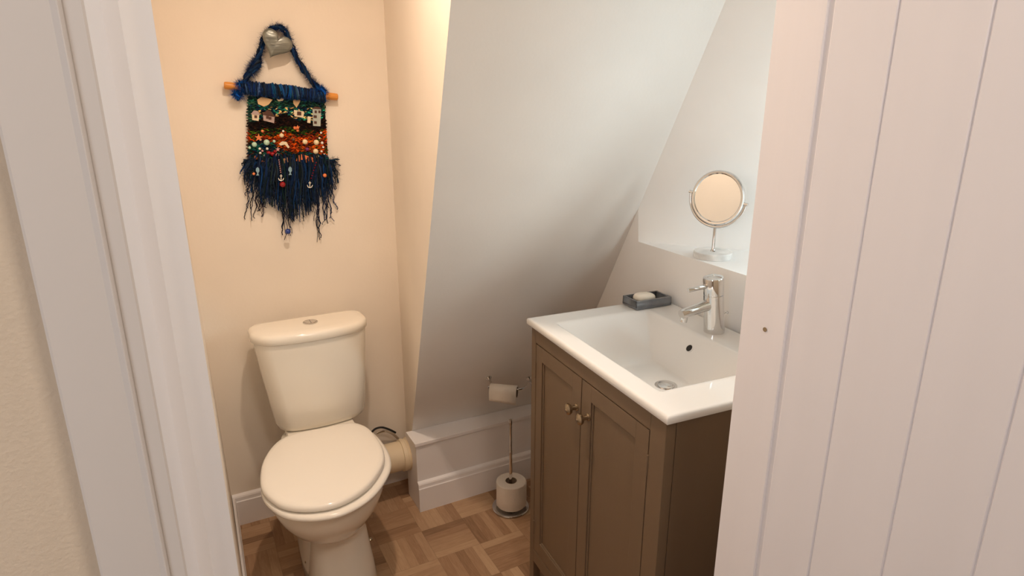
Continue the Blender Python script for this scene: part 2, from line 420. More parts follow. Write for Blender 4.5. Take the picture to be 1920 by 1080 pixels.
# rear foot flanges each side, where the floor screws sit
b = MB()
R_ = [egg(.305, 1.86, hw, 1.70, 2.03, z, e=3.0, eb=4, tilt=.05) for z, hw in ((0, .108), (.035, .107), (.06, .103), (.20, .092), (.30, .11), (.385, .13), (.40, .125))]
b.rings(R_); tl(b, 'pan_rear', M['ceramic'], smooth='all')
for sx, yy in ((-.094, 1.78), (.111, 1.79)):
    b = MB(); b.lathe([(.0001, 0), (.008, 0), (.008, .003), (.005, .007), (.0001, .009)], 20, (0, 0, 1), (.302+sx, yy, .052)); tl(b, 'screw_cap', M['brass'], smooth=True)
# deck that carries the cistern
b = MB(); b.rings([egg(.318, 1.98, hw, 1.90, 2.13, z, e=5, eb=6) for z, hw in ((.36, .10), (.385, .108), (.405, .110), (.412, .106))]); tl(b, 'cistern_deck', M['ceramic'], smooth=True)
# cistern : tapered tank
def rrect(x0, x1, yf, yb, z, r=.045, bow=.022, n=14, rb=.012):
    pts = []
    xm = (x0+x1)/2; hw = (x1-x0)/2
    def f(x): return yf-bow*(1-((x-xm)/hw)**2)
    # front-left corner to front-right, then back
    for k in range(n+1):
        a = PI+(PI/2)*k/n; pts.append((x0+r+r*math.cos(a), yf+r+r*math.sin(a)))
    for k in range(1, n): 
        pts.append((x0+r+(x1-x0-2*r)*k/n, yf))
    for k in range(n+1):
        a = 1.5*PI+(PI/2)*k/n; pts.append((x1-r+r*math.cos(a), yf+r+r*math.sin(a)))
    for k in range(n//2+1):
        a = (PI/2)*k/(n//2); pts.append((x1-rb+rb*math.cos(a), yb-rb+rb*math.sin(a)))
    for k in range(n//2+1):
        a = PI/2+(PI/2)*k/(n//2); pts.append((x0+rb+rb*math.cos(a), yb-rb+rb*math.sin(a)))
    out = []
    for x, y in pts:
        w = max(0, min(1, (yb-y)/(yb-yf)))**2
        out.append((x, y-bow*(1-((x-xm)/hw)**2)*w, z))
    return out
b = MB(); R_ = []
for z, x0, x1, yf in ((.405, .225, .440, 2.00), (.410, .205, .458, 1.985), (.420, .190, .472, 1.972), (.440, .183, .479, 1.965), (.52, .172, .484, 1.960), (.62, .158, .490, 1.955), (.700, .149, .495, 1.951), (.732, .147, .496, 1.950)):
    R_.append(rrect(x0, x1, yf, 2.118, z))
b.rings(R_); tl(b, 'cistern', M['ceramic'], smooth=True, angle=50)
b = MB(); R_ = []
for z, g in ((.731, .004), (.7345, 0), (.750, 0), (.7565, .002), (.7605, .006), (.763, .014), (.7645, .035)):
    R_.append(rrect(.137+g, .504-g, 1.946+g, 2.094-g*.6, z, r=.062-g*.6, rb=.040-g*.5, bow=.026))
b.rings(R_); tl(b, 'cistern_lid', M['ceramic'], smooth='all')
b = MB(); b.lathe([(.0001, .0), (.0235, .0), (.0235, .003), (.0215, .0045), (.0200, .002), (.0001, .002)], 40, (0, 0, 1), (.324, 2.012, .7640)); fb = tl(b, 'flush_button', M['chrome'], smooth=True)
b = MB()
for sgn in (-1, 1):
    ring = [(.324, 2.012, 0)]
    pts = []
    for k in range(15):
        a = PI/2+sgn*(PI*k/14); pts.append((.324+sgn*-.0012+.0175*math.cos(a), 2.012+.0175*math.sin(a)))
    b.rings([[(x, y, .7668) for x, y in pts], [(x, y, .7688) for x, y in pts]])
bmesh.ops.translate(b.bm, verts=b.bm.verts, vec=Tm); o = b.build('button_half', M['chrome'], fb)
# seat and lid
lid = [(.095,1.676),(.099,1.605),(.132,1.528),(.193,1.482),(.268,1.470),(.350,1.508),(.418,1.590),(.446,1.670),(.449,1.775),(.434,1.850),(.392,1.893),(.304,1.897),(.222,1.901),(.165,1.870),(.116,1.780)]
lidc = catmull([(x, y, 0) for x, y in lid], 6)
cen = Vector((.275, 1.69, 0))
def lay(curve, sc, z, dx=0, dy=0): return [(cen.x+(p.x-cen.x)*sc+dx, cen.y+(p.y-cen.y)*sc+dy, z) for p in curve]
b = MB(); b.rings([lay(lidc, .955, .4285), lay(lidc, .985, .4290), lay(lidc, .999, .4310), lay(lidc, 1.0, .4345), lay(lidc, .997, .439), lay(lidc, .985, .4435), lay(lidc, .96, .4465), lay(lidc, .90, .4485), lay(lidc, .6, .450), lay(lidc, .2, .4505)]); tl(b, 'toilet_lid', M['plastic'], smooth='all')
b = MB(); b.rings([lay(lidc, .96, .4065, .004, -.002), lay(lidc, 1.015, .4070, .006, -.004), lay(lidc, 1.040, .4095, .007, -.005), lay(lidc, 1.050, .4140, .008, -.006), lay(lidc, 1.046, .4195, .008, -.006), lay(lidc, 1.02, .4240, .006, -.004), lay(lidc, .93, .4250)]); tl(b, 'toilet_seat', M['plastic'], smooth='all')
for hx in (.225, .385):
    b = MB(); b.lathe([(.0001, 0), (.011, 0), (.011, .028), (.008, .033), (.0001, .034)], 20, (0, 0, 1), (hx, 1.905, .40)); tl(b, 'seat_hinge', M['plastic'], smooth=True)
# waste pipe into the boxing, and the fill hose
t = thing('soil_pipe', 'cream plastic waste pipe running from the toilet pan into the boxing', 'pipe', (.56, 2.045, .177))
b = MB(); b.tube([(-.16, 0, 0), (.072, 0, 0)], .055, 40); b.build('pipe_run', M['pipe'], t, smooth=True)
b = MB(); b.lathe([(.056, 0), (.060, .001), (.061, .014), (.058, .017), (.058, .023), (.062, .026), (.063, .040), (.060, .043), (.056, .043)], 40, (1, 0, 0), (.048, 0, 0)); b.build('collar', M['pipe'], t, smooth=True, angle=25)
hs = catmull([(.500, 2.12, .19), (.525, 2.11, .245), (.565, 2.115, .255), (.600, 2.12, .235), (.628, 2.13, .20)], 8, False)
b = MB(); b.tube(hs, .005, 10); tag(b.build('braided_hose', M['chrome'], smooth=True), 'thin metal water hose looping behind the toilet above the waste pipe', 'hose')
hs = catmull([(.500, 2.125, .205), (.528, 2.12, .262), (.560, 2.125, .268), (.592, 2.13, .250), (.622, 2.14, .222)], 8, False)
b = MB(); b.tube(hs, .004, 8); tag(b.build('black_cable', M['black'], smooth=True), 'thin black cable curving behind the toilet above the waste pipe', 'cable')

# ------------------------------------------------------------------ vanity unit  (local: x depth from the door side, y = -along, z up)
VA = -math.radians(4.0)
V = thing('vanity_cabinet', 'taupe painted washstand cabinet with two panelled doors under the white basin', 'cabinet', (.805, 1.430, 0), VA)
def vb(a0, a1, b0, b1, z0, z1, mb): return mb.box(b0, b1, -a1, -a0, z0, z1)
F = .012; CA0, CA1 = .004, .606; CB = .440; ZT = .860
# carcass with side panels (framed), bottom rail
b = MB()
vb(CA0+.02, CA1-.02, F+.03, CB, .125, .15, b)              # floor panel
vb(CA0+.002, CA0+.020, F+.0268, CB-.03, .10, ZT, b)          # far side panel
vb(CA1-.020, CA1-.002, F+.0268, CB-.03, .10, ZT, b)          # near side panel
vb(CA0+.02, CA1-.02, CB-.012, CB, .125, ZT, b)             # back
b.build('carcass', M['taupe'], V, bevel=.001)
b = MB()
vb(CA0, CA0+.026, F, F+.0245, 0, ZT, b); b.build('leg', M['taupe'], V, bevel=.0015)
b = MB(); vb(CA1-.050, CA1, F, F+.0245, 0, ZT, b); b.build('leg', M['taupe'], V, bevel=.0015)
for a0, a1 in ((CA0, CA0+.03), (CA1-.03, CA1)):
    b = MB(); vb(a0, a1, CB-.035, CB+.001, 0, ZT, b); b.build('leg', M['taupe'], V, bevel=.0015)
b = MB(); vb(CA0+.026, CA1-.050, F, F+.02, .816, ZT, b); b.build('top_rail', M['taupe'], V, bevel=.0012)
b = MB(); vb(CA0+.026, CA1-.050, F, F+.02, .100, .142, b); b.build('bottom_rail', M['taupe'], V, bevel=.0012)
def door(a0, a1, pa0, pa1, knob, hinge_a):
    z0, z1 = .1445, .8132
    b = MB()
    f0, f1 = F+.0005, F+.019
    # frame of four members with a stepped recess
    vb(a0, pa0, f0, f1, z0, z1, b); vb(pa1, a1, f0, f1, z0, z1, b)
    vb(pa0, pa1, f0, f1, .772, z1, b); vb(pa0, pa1, f0, f1, z0, .188, b)
    o = b.build('door', M['taupe'], V, bevel=.0008, weld=False)
    b = MB(); vb(pa0-.003, pa1+.003, f0+.007, f1-.001, .185, .775, b); b.build('door_panel', M['taupe'], o)
    b = MB()   # little bevelled moulding round the panel
    for q in ((pa0, pa0+.005, .188, .772), (pa1-.005, pa1, .188, .772), (pa0, pa1, .767, .772), (pa0, pa1, .188, .193)):
        vb(q[0], q[1], f0+.0035, f0+.008, q[2], q[3], b)
    b.build('moulding', M['taupe'], o, bevel=.0015, weld=False)
    b = MB(); b.lathe([(.0001, .0), (.0095, .0), (.0095, .0025), (.0065, .0045), (.0055, .012), (.0062, .016), (.0125, .0195), (.0145, .0235), (.0140, .0275), (.0105, .0305), (.0001, .0325)], 32, (-1, 0, 0), (f0+.0005, -knob, .729))
    b.build('knob', M['brass'], o, smooth=True)
    for hz in ((.712, .758), (.200, .246)):
        b = MB(); b.tube([(f0-.001, -hinge_a, hz[0]), (f0-.001, -hinge_a, hz[1])], .0030, 12); b.build('hinge', M['taupe'], o, smooth=True)
    return o
door(.0325, .2805, .068, .238, .262, .0312)
door(.2838, .5532, .327, .508, .318, .5548)

# basin top
BA0, BA1, BB = -.004, .622, .452
Bz = thing('washbasin', 'white ceramic rectangular washbasin covering the taupe cabinet', 'basin', (.805, 1.430, 0), VA)
def sst(t): t = max(0, min(1, t)); return t*t*(3-2*t)
def soft(t, k=.25):
    # ramp 0..1 with tight rounding at both ends
    if t <= 0: return 0
    if t >= 1: return 1
    m = 1/(1-k)
    if t < k: return m*t*t/(2*k)
    if t > 1-k: return 1-m*(1-t)**2/(2*k)
    return m*(t-k/2)
def smin(a, b_, k=.05):
    h = max(k-abs(a-b_), 0)/k; return min(a, b_)-h*h*k*.25
def bz(a, bb):
    fa = smin(soft((a-.062)/.150, .10), soft((.532-a)/.150, .10)); fb_ = smin(soft((bb-.052)/.045, .2), soft((.350-bb)/.075, .12))
    d = max(0, smin(fa, fb_, .06))
    z = .880-.100*d
    # gentle fall to the waste
    z -= .006*d*max(0, 1-math.hypot((a-.332)/.16, (bb-.224)/.12))
    e = min(a-BA0, BA1-a, bb, BB-bb); rr = .006
    if e < rr: z -= rr*(1-math.sqrt(max(0, 1-((rr-e)/rr)**2)))
    return z
def axis_pts(a0, a1, n): 
    base = [a0, a0+.0006, a0+.0018, a0+.0036, a0+.006]
    mid = [a0+.006+(a1-a0-.012)*k/n for k in range(1, n)]
    return base+mid+[a1-.006, a1-.0036, a1-.0018, a1-.0006, a1]
As, Bs = axis_pts(BA0, BA1, 130), axis_pts(0, BB, 96)
b = MB(); g = [[b.bm.verts.new((q, -p, bz(p, q))) for q in Bs] for p in As]
for i in range(len(As)-1):
    for j in range(len(Bs)-1): b.bm.faces.new((g[i][j], g[i+1][j], g[i+1][j+1], g[i][j+1]))
loop = [g[i][0] for i in range(len(As))]+[g[-1][j] for j in range(1, len(Bs))]+[g[i][-1] for i in range(len(As)-2, -1, -1)]+[g[0][j] for j in range(len(Bs)-2, 0, -1)]
low = [b.bm.verts.new((v.co.x, v.co.y, .8632)) for v in loop]; low2 = [b.bm.verts.new((.003+v.co.x*.985, (v.co.y+.309)*.990-.309, .8605)) for v in loop]
n_ = len(loop)
for A_, B_ in ((loop, low), (low, low2)):
    for i in range(n_): b.bm.faces.new((A_[i], B_[i], B_[(i+1) % n_], A_[(i+1) % n_]))
# underside of the bowl sits inside the cabinet: a box-like shell below the rim
b.build('basin_top', M['basin'], Bz, smooth='all')
b = MB(); b.lathe([(.0001, .0075), (.016, .007), (.0205, .005), (.0215, .0022), (.0215, .0012), (.0275, .0012), (.0290, -.002)], 44, (0, 0, 1), (.224, -.332, bz(.332, .224)+.0008)); dr = b.build('waste', M['chrome'], Bz, smooth=True)
b = MB(); b.lathe([(.0001, .0), (.0096, 0), (.0096, .0012), (.0001, .0012)], 28, (-.78, 0, .62), (.3225, -.292, bz(.292, .3225)+.0012)); b.build('overflow_hole', M['dark'], Bz)
b = MB(); b.lathe([(.0092, .0014), (.0108, .0004), (.0112, .0016), (.0094, .0024), (.0092, .0014)], 28, (-.78, 0, .62), (.3225, -.292, bz(.292, .3225)+.0002)); bmesh.ops.delete(b.bm, geom=[f for f in b.bm.faces if len(f.verts) > 4], context='FACES'); b.build('overflow_ring', M['basin'], Bz, smooth=True)

# mixer tap
def vw(a, bb, z): 
    c, s = math.cos(VA), math.sin(VA); x, y = bb, -a
    return (.805+x*c-y*s, 1.430+x*s+y*c, z)
tp = thing('mixer_tap', 'chrome single-lever mixer tap at the back of the white basin', 'tap', vw(.292, .398, .880), VA)
ax = Vector((-.13, 0, 1)).normalized()
b = MB(); b.lathe([(.0001, 0), (.0262, 0), (.0268, .003), (.0262, .010), (.0252, .060), (.0250, .1035), (.0243, .1042), (.0243, .1052), (.0250, .106), (.0256, .146), (.0245, .1495), (.020, .1515), (.0001, .1525)], 48, ax)
b.build('tap_body', M['chrome'], tp, smooth=True, angle=40)
sb = ax*.074
b = MB(); b.tube([sb+Vector((-.010, 0, .004)), sb+Vector((-.050, 0, -.002)), sb+Vector((-.095, 0, -.010)), sb+Vector((-.102, 0, -.0115))], [.0150, .0140, .0128, .0115], 32); o = b.build('spout', M['chrome'], tp, smooth=True)
b = MB(); b.lathe([(.0001, 0), (.0098, 0), (.0100, .002), (.0092, .004), (.0092, .022), (.007, .022)], 28, (-.16, 0, -1), sb+Vector((-.0900, 0, -.0100))); b.build('aerator', M['chrome'], o, smooth=True)
hb = ax*.128
b = MB(); b.tube([hb+Vector((-.018, 0, 0)), hb+Vector((-.040, 0, -.001)), hb+Vector((-.076, 0, -.0035)), hb+Vector((-.079, 0, -.004))], [.0060, .0060, .0060, .0045], 24); b.build('lever', M['chrome'], tp, smooth=True)
b = MB(); b.tube([Vector((.020, 0, .045)), Vector((.036, 0, .047))], .0022, 12); b.lathe([(.0001, 0), (.004, 0), (.004, .005), (.0001, .006)], 16, (1, 0, 0), (.034, 0, .047)); b.build('pull_rod', M['chrome'], tp, smooth=True)

# soap dish + soap
sd = thing('soap_dish', 'smoky grey glass rectangular soap dish in the far corner of the basin', 'soap dish', vw(.033, .372, .881), VA+math.radians(1))
b = MB(); w, d, h, th = .061, .0355, .026, .006
b.box(-w, w, -d, d, 0, .006); b.box(-w, w, -d, -d+th, .006, h); b.box(-w, w, d-th, d, .006, h); b.box(-w, -w+th, -d+th, d-th, .006, h); b.box(w-th, w, -d+th, d-th, .006, h)
b.build('dish', M['greyglass'], sd, bevel=.0014)
b = MB(); b.box(-w+th, w-th, -d+th, d-th, .0062, .0075); b.build('dish_lining', M['black'], sd)
R_ = []
for k in range(13):
    a = -PI/2+PI*k/12; rr = max(math.cos(a), .02)**.62; R_.append([(.034*rr*math.copysign(abs(math.cos(t_))**.8, math.cos(t_)), .0225*rr*math.copysign(abs(math.sin(t_))**.8, math.sin(t_)), .0145*math.copysign(abs(math.sin(a))**.8, math.sin(a))) for t_ in [2*PI*q/32 for q in range(32)]])
b = MB(); b.rings(R_); so = b.build('soap_bar', M['soap'], smooth='all'); c = vw(.034, .361, .9035); so.location = c; so.rotation_euler = (0, math.radians(3), VA+math.radians(-2))
tag(so, 'ivory oval soap bar lying in the grey soap dish', 'soap')

# shaving mirror on the sill
mr = thing('shaving_mirror', 'round chrome shaving mirror on a short stem, standing on the window sill', 'mirror', (1.318, 1.272, ZS))
b = MB(); b.lathe([(.0001, 0), (.0515, 0), (.0530, .0015), (.0530, .0160), (.0515, .0180), (.0001, .0185)], 56); b.build('mirror_base', M['stone'], mr, smooth=True)
b = MB(); b.lathe([(.009, 0), (.006, .004), (.0045, .008), (.0045, .085)], 24, (0, 0, 1), (0, 0, .018)); b.build('stem', M['chrome'], mr, smooth=True)
mc = Vector((0, 0, .169)); mnrm = Vector((-.92, -.36, .10)).normalized()
side = Vector((0, 0, 1)).cross(mnrm).normalized(); upv = mnrm.cross(side).normalized()
roll = math.radians(-7); s2 = side*math.cos(roll)+upv*math.sin(roll); u2 = -side*math.sin(roll)+upv*math.cos(roll)
b = MB(); pts = [mc+s2*.0800*math.cos(a)+u2*.0800*math.sin(a) for a in [PI+.0+PI*k/40 for k in range(41)]]
b.tube(pts, .0040, 14); b.build('yoke', M['chrome'], mr, smooth=True)
b = MB(); prf = [(.0655, .0035), (.0680, .0065), (.0720, .0070), (.0752, .0040), (.0755, -.0040), (.0725, -.0070), (.0680, -.0065), (.0655, -.0035)]
rings_ = [[mc+(s2*math.cos(a)+u2*math.sin(a))*r+mnrm*h for a in [2*PI*k/72 for k in range(72)]] for r, h in prf+prf[:1]]
b.rings(rings_, False, False); b.build('mirror_rim', M['chrome'], mr, smooth=True)
b = MB(); b.rings([[mc+(s2*math.cos(a)+u2*math.sin(a))*.0665+mnrm*h for a in [2*PI*k/72 for k in range(72)]] for h in (-.0045, .0035)]); b.build('mirror_glass', M['mirror'], mr)
for sg in (-1, 1):
    b = MB(); b.tube([mc+s2*sg*.074, mc+s2*sg*.086], .0045, 14); b.build('pivot', M['chrome'], mr, smooth=True)

# ------------------------------------------------------------------ toilet roll holder on the sloping wall
def sl(x, z, off=0): 
    p = Vector((x, slope_y(x, z), z)); return p+NS*off
h1 = sl(.912, .487); h2 = sl(1.092, .440)
th_ = thing('toilet_roll_holder', 'chrome wire toilet roll holder fixed to the sloping wall beside the cabinet', 'holder', h1)
def rel(p): return Vector(p)-h1
for hp in (h1, h2):
    b = MB(); b.lathe([(.0001, .0), (.011, .0), (.0115, .003), (.008, .008), (.0045, .012), (.0045, .030), (.0001, .031)], 24, NS, rel(hp)); b.build('mount', M['chrome'], th_, smooth=True)
RA = math.radians(-40); rL = Vector((.898, 1.862, .472)); rd = Vector((math.cos(RA), math.sin(RA), 0)); rcn = rL+rd*.049
bar = catmull([h1+NS*.028, h1+NS*.036+Vector((-.006, 0, -.010)), rL-rd*.008, rL+rd*.02, rL+rd*.08, rL+rd*.106, Vector((1.005, 1.800, .474)), Vector((1.050, 1.855, .462)), h2+NS*.04, h2+NS*.028], 8, False)
b = MB(); b.tube([rel(p) for p in bar], .0034, 12); b.build('bar', M['chrome'], th_, smooth=True)
rr_ = .0225
tr = thing('toilet_roll', 'nearly finished white toilet roll hanging on the wall holder', 'toilet roll', (rcn.x, rcn.y, rcn.z-.012), RA)
n = 40
def ringc(r, x): return [(x, r*math.cos(a), r*math.sin(a)) for a in [2*PI*k/n for k in range(n)]]
b = MB(); b.rings([ringc(.0190, -.049), ringc(rr_-.001, -.049), ringc(rr_, -.048), ringc(rr_, .048), ringc(rr_-.001, .049), ringc(.0190, .049)], False, False); b.build('paper', M['paper'], tr, smooth=True)
b = MB(); b.rings([ringc(.0190, .0492), ringc(.0182, .0492), ringc(.0182, -.0492), ringc(.0190, -.0492)], False, False); b.build('core', M['core'], tr, smooth=True)
b = MB()   # loose sheet hanging from the front
shp = [(-(rr_+.0006)*math.cos(a), (rr_+.0006)*math.sin(a)) for a in [PI*.75*(1-k/12) for k in range(13)]]+[(-rr_-.0012, -.012), (-rr_-.0008, -.024), (-rr_+.001, -.037)]
b.rings([[(x, y+abs(x)*.02, z if k < 13 else z*(1+.10*x/.049)) for k, (y, z) in enumerate(shp)] for x in (-.049, 0, .049)], False, False, closed=False); b.build('loose_sheet', M['paper'], tr, smooth='all', solid=.0005)

# ------------------------------------------------------------------ free-standing spare roll stand
rs = thing('roll_stand', 'chrome pole stand on the floor carrying a spare roll, beside the boxing', 'roll stand', (.942, 1.790, 0))
b = MB(); b.lathe([(.0001, .004), (.052, .004), (.058, .0015), (.064, .0015), (.0665, .004), (.064, .0075), (.058, .0075), (.052, .0062), (.0001, .0062)], 48); b.build('stand_base', M['chrome'], rs, smooth=True)
b = MB()
b.tube([(.0660*math.cos(a), .0660*math.sin(a), .0045) for a in [2*PI*k/60 for k in range(60)]], .0032, 10, closed=True); b.build('base_ring', M['chrome'], rs, smooth=True)
b = MB(); b.lathe([(.0060, .006), (.0060, .225), (.0072, .226), (.0072, .240), (.0060, .242), (.0060, .345), (.0078, .347), (.0082, .356), (.0062, .364), (.0001, .367)], 28); b.build('pole', M['chrome'], rs, smooth=True)
sr = thing('toilet_roll', 'full spare toilet roll threaded upright on the floor stand', 'toilet roll', (.944, 1.790, .016))
n = 56
def ringz(r, z): return [(r*math.cos(a), r*math.sin(a), z) for a in [2*PI*k/n for k in range(n)]]
b = MB(); b.rings([ringz(.0215, .098), ringz(.053, .098), ringz(.0548, .0965), ringz(.055, .094), ringz(.0545, .05), ringz(.055, .004), ringz(.053, .001), ringz(.0215, .001)], False, False); b.build('paper', M['paper'], sr, smooth=True)
b = MB(); b.rings([ringz(.0215, .0985), ringz(.0200, .0985), ringz(.0200, .001), ringz(.0215, .001)], False, False); b.build('core', M['core'], sr, smooth=True)
b = MB(); arc = [a for a in [-.95+.55*k/8 for k in range(9)]]
b.rings([[((.0555+.001*math.sin(q*9))*math.cos(q), (.0555+.001*math.sin(q*9))*math.sin(q), z_) for q in arc] for z_ in (.0, .02, .05, .08, .0965)][::-1], False, False, closed=False); b.build('loose_sheet', M['paper'], sr, smooth='all', solid=.0006)
# ------------------------------------------------------------------ woven wall hanging
YHG = 2.148
_R = cam.rotation_euler.to_matrix()
def at(px, py, Y=YHG):
    d = _R @ Vector(((px-960)/1180, -(py-540)/1180, -1)); c = Vector((0, 0, 1.45)); return c+d*(Y/d.y)
hg = thing('wall_hanging', 'blue fringed woven wall hanging with beads and little houses on an orange dowel', 'wall hanging', at(540, 172))
HO = Vector(hg.location)
def hl(p): return Vector(p)-HO
def hb(mb, name, m, parent=None, **k):
    bmesh.ops.translate(mb.bm, verts=mb.bm.verts, vec=-HO)
    o = mb.build(name, m, hg, **k)
    if parent: o.parent = parent
    return o
b = MB(); a0, a1 = at(420, 160, 2.145), at(633, 182, 2.145); ax_ = a1-a0
b.tube([a0, a0+ax_*.006, a0+ax_*.03, a1-ax_*.03, a1-ax_*.006, a1], [.0085, .0105, .0112, .0112, .0105, .0085], 24); hb(b, 'dowel', M['dowel'], smooth=True)
KC = 2.5
BL = [(.03, .06, .10), (.05, .065, .09), (.03, .07, .12), (.006, .035, .08), (.010, .055, .15), (.012, .09, .21), (.02, .06, .13), (.03, .09, .16), (.005, .02, .06), (.01, .10, .16)]
def cvar(c, v=.35): 
    k = KC*(1+rnd.uniform(-v, v)); return tuple(min(1, max(0, q*k)) for q in c)
def tri(mb, p, d, L, w, c):
    # a hair : thin 3-sided spike
    d = d.normalized(); o_ = d.orthogonal().normalized()*w; q = d.cross(o_).normalized()*w
    bend = Vector((rnd.uniform(-1, 1), rnd.uniform(-1, .3), rnd.uniform(-1, 1)))*L*.35
    r0 = [p+o_, p-o_*.5+q*.8, p-o_*.5-q*.8]; m_ = p+d*L*.6; r1 = [m_+o_*.7, m_-o_*.35+q*.5, m_-o_*.35-q*.5]; e = p+d*L+bend; r2 = [e+o_*.2, e-o_*.1+q*.1, e-o_*.1-q*.1]
    mb.rings([r0, r1, r2], False, True, c=c)
def fuzzy(mb, path, r, nstr, hairs, hl_=.014, cols=BL, sr=.0028):
    path = [Vector(p) for p in path]
    for s in range(nstr):
        ph = rnd.uniform(0, 2*PI); fr = rnd.uniform(.25, .6); pts = []
        rr = r*rnd.uniform(.25, .95)
        for i, p in enumerate(path):
            t = path[min(i+1, len(path)-1)]-path[max(i-1, 0)]; u_ = t.orthogonal().normalized(); v_ = t.cross(u_).normalized()
            a = ph+i*fr; k = rr*(1+.3*math.sin(i*1.7+ph)); q = p+u_*math.cos(a)*k+v_*math.sin(a)*k
            q.y = min(q.y, 2.1625); pts.append(q)
        mb.tube(pts, sr*rnd.uniform(.7, 1.3), 5, c=cvar(rnd.choice(cols)))
    for h in range(hairs):
        i = rnd.randrange(len(path)-1); p = path[i].lerp(path[i+1], rnd.random()); a = rnd.uniform(0, 2*PI)
        d = Vector((math.cos(a), rnd.uniform(-.9, .0), math.sin(a)))
        tri(mb, p+d*r*.6, d, hl_*rnd.uniform(.5, 1.2), .00035, cvar(rnd.choice(cols)))
path = catmull([at(*p) for p in [(455,166),(466,140),(478,120),(489,95),(496,72),(508,57),(522,51),(536,60),(545,85),(558,112),(575,138),(590,158),(602,174)]], 5, False)
b = MB(); fuzzy(b, path, .0095, 12, 2600, .014); 
fuzzy(b, [at(*p) for p in [(470,136),(474,128),(479,120),(483,112)]], .014, 12, 700, .017, BL+[(.06, .10, .18)]); hb(b, 'hanging_cord', M['yarn'])
path = catmull([at(443+164*k/14, 172+14.5*k/14+rnd.uniform(-1.5, 1.5)) for k in range(15)], 4, False)
b = MB()
for k in range(140):   # wraps round the dowel
    t_ = k/139; c = at(452+156*t_, 163+17*t_, 2.145)+Vector((0, 0, rnd.uniform(-.002, .002))); a_ = rnd.uniform(0, 6); rw = .0165+rnd.uniform(-.002, .003)
    dx = rnd.uniform(-.004, .004)
    pts = [c+Vector((dx*math.sin(q*PI/6), -math.cos(q*PI/6)*rw*.78-.001, math.sin(q*PI/6)*rw)) for q in range(12)]
    for q in pts: q.y = min(q.y, 2.162)
    b.tube(pts, .0024*rnd.uniform(.7, 1.4), 5, c=cvar(rnd.choice(BL+[(.05, .09, .12), (.10, .14, .20)])), closed=True)
for h in range(3000):
    t_ = rnd.random(); c = at(448+160*t_, 165+17*t_, 2.145); a_ = rnd.uniform(0, 2*PI); d = Vector((math.cos(a_), rnd.uniform(-.9, 0), math.sin(a_)))
    tri(b, c+d*.014, d, .010*rnd.uniform(.4, 1.2), .00035, cvar(rnd.choice(BL)))
for (px, py) in ((452, 160), (445, 178), (603, 170)):
    fuzzy(b, [at(px-5, py-4, 2.140), at(px-2, py-1, 2.138), at(px+2, py+1, 2.138), at(px+6, py+4, 2.140)], .012, 12, 500, .012, [(.01, .10, .22), (.02, .05, .13), (.01, .14, .26)])
hb(b, 'header_wrap', M['yarn'])
# woven panel made of rows of little yarn loops, coloured in bands
KC = 1.55
TEAL = [(.04, .15, .14), (.08, .22, .18), (.03, .10, .16), (.13, .22, .17), (.05, .12, .12)]
SKY = [(.01, .08, .16), (.04, .22, .22), (.10, .38, .30), (.62, .50, .33), (.02, .10, .11)]
BRN = [(.06, .022, .018), (.09, .035, .025), (.04, .02, .03), (.10, .06, .03), (.03, .015, .02)]
GRN = [(.10, .16, .03), (.25, .12, .02), (.16, .24, .04), (.30, .09, .02), (.05, .11, .03)]
ORG = [(.42, .15, .015), (.50, .19, .02), (.36, .11, .012), (.46, .20, .03), (.26, .06, .02), (.30, .16, .03)]
SEA = [(.02, .13, .15), (.03, .22, .20), (.01, .08, .16), (.06, .16, .12), (.16, .08, .05)]
NVY = [(.01, .03, .08), (.02, .05, .11), (.01, .06, .10)]
def uvp(u, v, off=0):   # u 0..1 left to right, v 0..1 top to bottom
    L0, L1, R0, R1 = at(466, 181), at(466, 305), at(609, 190), at(616, 300)
    p = L0.lerp(R0, u).lerp(L1.lerp(R1, u), v); p.y = 2.1555-off; return p
def band(u, v):
    w = .05*math.sin(u*9+1)+.03*math.sin(u*23)
    if v < .30+w: return rnd.choice(TEAL if v < .12 or u < .12 else SKY)
    if v < .47+w*.6: return rnd.choice(BRN)
    if v < .56+w+.04*math.sin(u*5): return rnd.choice(GRN+BRN[:1])
    lim = .70+.20*sst((u-.30)/.35)-.05*math.sin(u*11)
    if v < lim: return rnd.choice(ORG+(GRN[:1] if u > .85 else []))
    if v < .95: return rnd.choice(SEA)
    return rnd.choice(NVY+SEA[:2])
b = MB()
fs = b.rings([[uvp(0, v, -.003), uvp(1, v, -.003), uvp(1, v, .001), uvp(0, v, .001)] for v in (0, .5, 1)], c=(.03, .04, .04))
rows, cols_ = 44, 38
for i in range(rows):
    for j in range(cols_):
        u_, v_ = (j+.5*(i % 2)+rnd.uniform(-.3, .3))/cols_, (i+rnd.uniform(-.3, .3))/rows
        u_ = max(-.01, min(1.01, u_)); c = cvar(band(u_, v_), .4); p = uvp(u_, v_, .0); hgt = rnd.uniform(.002, .0055)
        ang = rnd.uniform(-.7, .7); d = Vector((math.cos(ang), 0, math.sin(ang)))*.0048
        b.tube([p-d, p-d*.5+Vector((0, -hgt*.8, 0)), p+Vector((0, -hgt, rnd.uniform(-.001, .001))), p+d*.5+Vector((0, -hgt*.8, 0)), p+d], .0017*rnd.uniform(.7, 1.4), 5, c=c)
hb(b, 'woven_panel', M['yarn'])
